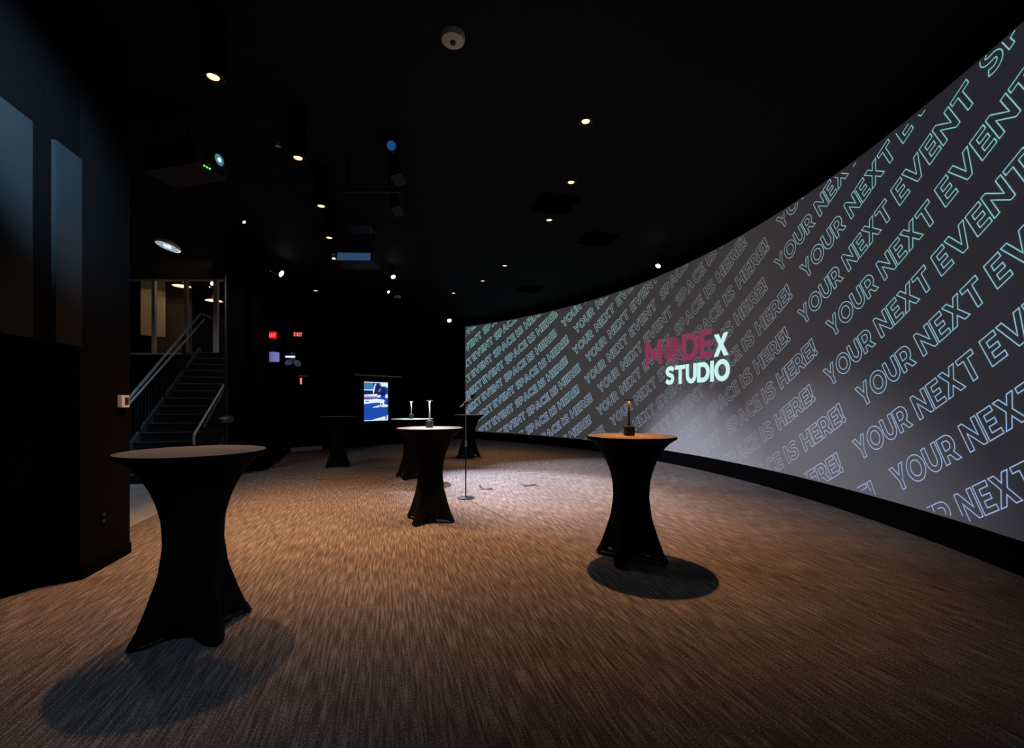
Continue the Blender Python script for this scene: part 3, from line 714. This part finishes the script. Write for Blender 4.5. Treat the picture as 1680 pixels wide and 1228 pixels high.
MB().tube((0, -.04, 0), (0, .04, 0), .04).build('hub', M['black_metal'], t, smooth=True)
MB().tube((0, .03, 0), (0, .03, CEIL - q.z), .01, n=8).build('hanger', M['black_metal'], t)
q2 = at(476, 585.5, 12.75)
t = thing('tube_light', 'short bright white tube light above the hanging fan', 'light', q2)
MB().tube((-.125, 0, 0), (.125, 0, 0), .022).build('tube', glow('white_tube', (.75, .75, 1), 2.0), t)
MB().box((0, .03, .05), (.30, .05, .04)).build('housing', M['black_metal'], t); MB().tube((.08, .03, .06), (.08, .03, CEIL - q2.z), .008, n=8).build('hanger', M['black_metal'], t)
bulb('tube_glow', q2 + Vector((0, -.12, -.03)), 1.6, (.6, .65, 1), .06)

# ------------------------------------------------------------------ staircase
S0 = Vector((-7.0, 7.9, 0)); RISE, RUN, NST, SW = 2.73 / 16, .262, 16, 1.5
st = thing('staircase', 'dark steel staircase with railings rising to the glazed upper room', 'staircase', S0, AX)
M['tread'] = noisy('dark_tread', (.0016, .0016, .0018), (.0024, .0024, .0027), 20, .7, spec=.25)
M['nosing'] = mat('steel_nosing', (.10, .105, .115), .35, .5)
for k in range(NST):
    m_ = MB(); m_.box((SW / 2, (k + .5) * RUN, RISE * (k + 1) - .02), (SW - .06, RUN + .02, .04)); m_.box((SW / 2, k * RUN + .015, RISE * (k + .5)), (SW - .06, .012, RISE))
    o = m_.build('step', M['tread'], st)
    MB().box((SW / 2, k * RUN - .004, RISE * (k + 1) - .006), (SW - .07, .02, .014)).build('nosing', M['nosing'], o)
sl = RISE / RUN
def slope_bar(mb, x, y0, y1, off, w_, h_):
    a = Vector((x, y0, y0 * sl + off)); b = Vector((x, y1, y1 * sl + off)); c = (a + b) / 2
    mb.box(c, (w_, (b - a).length, h_), rx=atan2(b.z - a.z, b.y - a.y)); return mb
YT = NST * RUN
M['rail'] = mat('satin_black_steel', (.07, .075, .085), .3, .4)
M['stringer'] = mat('grey_stringer_steel', (.10, .105, .12), .35, .4)
for x_, nm in ((0, 'left'), (SW, 'right')):
    slope_bar(MB(), x_, -.12, YT, .02, .05, .30).build('stringer', M['stringer'], st)
    h = MB(); slope_bar(h, x_, -.1, YT, 1.05, .032, .036); h.tube((x_, YT, YT * sl + 1.05), (x_, YT + .9, YT * sl + 1.05), .024, n=10); h.build('top_rail', M['steel'] if nm == 'left' else M['rail'], st)  # left rail paler: steel tone carries the light grazing it from above
    xi = x_ + (.07 if nm == 'left' else -.07)
    h = MB(); a = Vector((xi, -.35, .86)); b = Vector((xi, YT, YT * sl + .88)); h.tube(a, b, .021, n=12); h.tube((xi, -.35, .86), (xi, -.35, .70), .021, n=12); h.build('handrail', M['steel'], st, smooth=True)
    for k in range(5):
        y_ = YT * k / 4; MB().box((x_, y_, y_ * sl + .55), (.05, .05, 1.02)).build('post', M['black_metal'], st)
    for k in range(32):
        if k % 8 == 0: continue
        y_ = YT * k / 32; MB().tube((x_, y_, y_ * sl + .15), (x_, y_, y_ * sl + 1.03), .007, n=6).build('baluster', M['black_metal'], st)
# upper floor and its glazed front
UP = 2.73
ul = S0 + AXD * YT; ur = S0 + AXP * 1.38 + AXD * YT
struct(MB().prism([(ul.x, ul.y), (ur.x, ur.y), (ur.x - 1.6, ur.y + 5.6), (-13.4, 18.5), (-13.4, 12.26), (ul.x, 12.26)], UP - .22, UP - .001).build('floor', M['pier_paint']))
GY = 12.3
struct(MB().prism([(-13.4, GY), (-8.6, GY), (-8.6, GY + .12), (-13.4, GY + .12)], 0, UP - .22).build('wall_stair', M['pier_paint']))
M['frame'] = mat('pale_aluminium', (.80, .77, .72), .45, .1)
win = struct(bpy.data.objects.new('window_1', None)); col.objects.link(win)
for x_, ww in ((253, .085), (306, .085), (354.5, .11), (376, .06)):
    q = at(x_, 600, GY); MB().box((q.x, GY, (UP + 4.74) / 2), (ww, .08, 4.74 - UP)).build('mullion', M['frame'], win)
a, b = at(205, 600, GY), at(378, 600, GY)
for z_ in (UP + .02, 4.73): MB().box(((a.x + b.x) / 2, GY, z_), (b.x - a.x, .09, .04)).build('rail', M['frame'], win)
xs_ = [205, 253, 306, 354.5]
for x0, x1 in zip(xs_, xs_[1:]):
    a, b = at(x0, 600, GY), at(x1, 600, GY); MB().box(((a.x + b.x) / 2, GY, (UP + 4.74) / 2), (b.x - a.x - .1, .012, 4.74 - UP - .08)).build('pane', M['glass'], win)
# upper room
M['plaster'] = noisy('warm_plaster', (.34, .29, .25), (.40, .35, .30), 3, .9)
M['dark_plaster'] = noisy('dark_upper_wall', (.05, .05, .052), (.065, .065, .067), 3, .9)
struct(MB().prism([(-13.4, 18.3), (-6.5, 18.3), (-6.5, 18.5), (-13.4, 18.5)], UP, 5.5).build('wall_upper', M['dark_plaster']))
struct(MB().prism([(-7.45, 12.5), (-7.25, 12.5), (-8.4, 18.3), (-8.6, 18.3)], UP, 5.5).build('wall_upper', M['dark_plaster']))
struct(MB().prism([(-13.5, 12.2), (-7.2, 12.2), (-7.2, 18.5), (-13.5, 18.5)], 5.5, 5.6).build('ceiling', M['dark_plaster']))
struct(MB().prism([(-13.5, 12.25), (-7.4, 12.25), (-7.4, 12.36), (-13.5, 12.36)], 4.75, 5.5).build('wall_upper', M['black_paint']))
a, b = at(231, 600, 13.8), at(251, 600, 13.8)
struct(MB().prism([(a.x, 13.8), (b.x, 14.2), (b.x, 14.3), (a.x, 13.95)], UP + .75, 5.5).build('wall_upper', M['plaster']))
a, b = at(255, 600, 15.2), at(305, 600, 15.2)
struct(MB().prism([(a.x, 15.2), (b.x, 15.4), (b.x, 15.5), (a.x, 15.3)], UP, 5.5).build('wall_upper', noisy('brown_plaster', (.10, .085, .07), (.13, .11, .09), 3, .9)))
def pendant(x_, y_, Yd, label):
    q = at(x_, y_, Yd); t = thing('pendant_lamp', label, 'lamp', q, 0, 'shallow pendant lamps in the upper room')
    MB().lathe([(.24, 0), (.235, .012), (.10, .075), (.05, .10), (.045, .18), (0, .18)], 36).build('shade', mat('dark_shade', (.25, .2, .15), .5), t, smooth=True)
    MB().lathe([(0, .01), (.21, .004), (.225, .01), (0, .03)], 32).build('diffuser', glow('pendant_glow', (1, .72, .42), 1.6), t, smooth=True)
    MB().tube((0, 0, .17), (0, 0, 5.5 - q.z), .006, n=8).build('cord', M['black_metal'], t)
    bulb('pendant_glow', q + Vector((0, 0, -.012)), 14, (1, .66, .38), .1)
pendant(298, 470, 13.3, 'shallow pendant lamp left of the second mullion in the upper room')
pendant(351, 494, 14.4, 'shallow pendant lamp lower and right, behind the glass by the stair top')
q = at(348, 466, 13.8)
t = thing('bare_bulb', 'small bright bare bulb hanging above the right pendant lamp', 'lamp', q)
MB().lathe([(0, -.05), (.03, -.04), (.045, 0), (.03, .04), (.015, .06), (0, .06)], 20).build('globe', glow('bulb_glow', (1, .72, .5), 5), t, smooth=True)
MB().tube((0, 0, .05), (0, 0, 5.5 - q.z), .006, n=8).build('cord', M['black_metal'], t)
bulb('bulb_light', q + Vector((0, -.1, -.12)), 8, (1, .68, .42), .05)
# round lamp over the stair hall
q = at(275, 404, 7.4); t = thing('round_hall_lamp', 'round white disc lamp hanging over the stair hall', 'lamp', q); t.scale = (.82, .82, 1)
tl = Matrix.Rotation(R(-10), 4, 'X') @ Matrix.Rotation(R(9), 4, 'Y')
MB().lathe([(.20, -.012), (.215, -.012), (.22, .0), (.212, .03), (.12, .07), (.05, .10), (0, .10)], 40, tl).build('shade', M['grey_plastic'], t, smooth=True)
MB().lathe([(0, .0), (.20, -.006), (.20, .004), (0, .012)], 40, tl).build('diffuser', glow('hall_diffuser', (.62, .76, .85), .62), t, smooth=True)
MB().lathe([(0, -.012), (.065, -.010), (.07, -.004), (0, -.002)], 28, tl).build('lamp_core', glow('hall_core', (.9, .97, 1), 1.6), t, smooth=True)
sp = MB()
for k in range(6):
    a = k * pi / 3; v = tl @ Vector((.2 * cos(a), .2 * sin(a), -.014)); v0 = tl @ Vector((.07 * cos(a), .07 * sin(a), -.014)); sp.tube(v0, v, .004, n=6)
sp.build('guard', M['grey_metal'], t)
MB().tube((0, 0, .09), (0, 0, CEIL - q.z), .012, n=10).build('stem', M['black_metal'], t)
lamp('hall_beam', q + Vector((0, 0, -.05)), q + Vector((.1, .3, -4)), 85, (.82, .92, 1), 176, .3, .012)
# steel pole at the stair foot
q = flo(371, 783); t = thing('steel_pole', 'slim black pole from floor to ceiling beside the staircase', 'pole', q)
MB().tube((0, 0, 0), (0, 0, CEIL), .032, n=20).build('shaft', M['black_metal'], t, smooth=True)
MB().tube((0, 0, 0), (0, 0, .02), .11, n=24).build('base_plate', M['rail'], t, smooth=True)
MB().lathe([(.032, 1.02), (.11, 1.05), (.13, 1.12), (.10, 1.16), (.032, 1.18)], 24).build('collar', M['stringer'], t, smooth=True)

# ------------------------------------------------------------------ spotlight on the fabric panels of the left wall
tgt = PA + PD * along(38) + Vector((0, 0, 3.35))
make_spot((-1.3, 1.6, 4.3), tgt, M['cool_lens'], 'spotlight above and behind the camera side, aimed at the left wall panels', .06, power=2050, size=36, blend=1, color=(.42, .72, 1))

make_spot((-.4, -.6, 4.3), (-2.9, 2.6, 0), M['cool_lens'], 'added blue fill spotlight, unseen high behind the camera, tinting the near carpet', .09, power=150, size=66, blend=1, color=(.45, .68, 1))  # added fill fixture, stands in for the screen's bluish light on the carpet
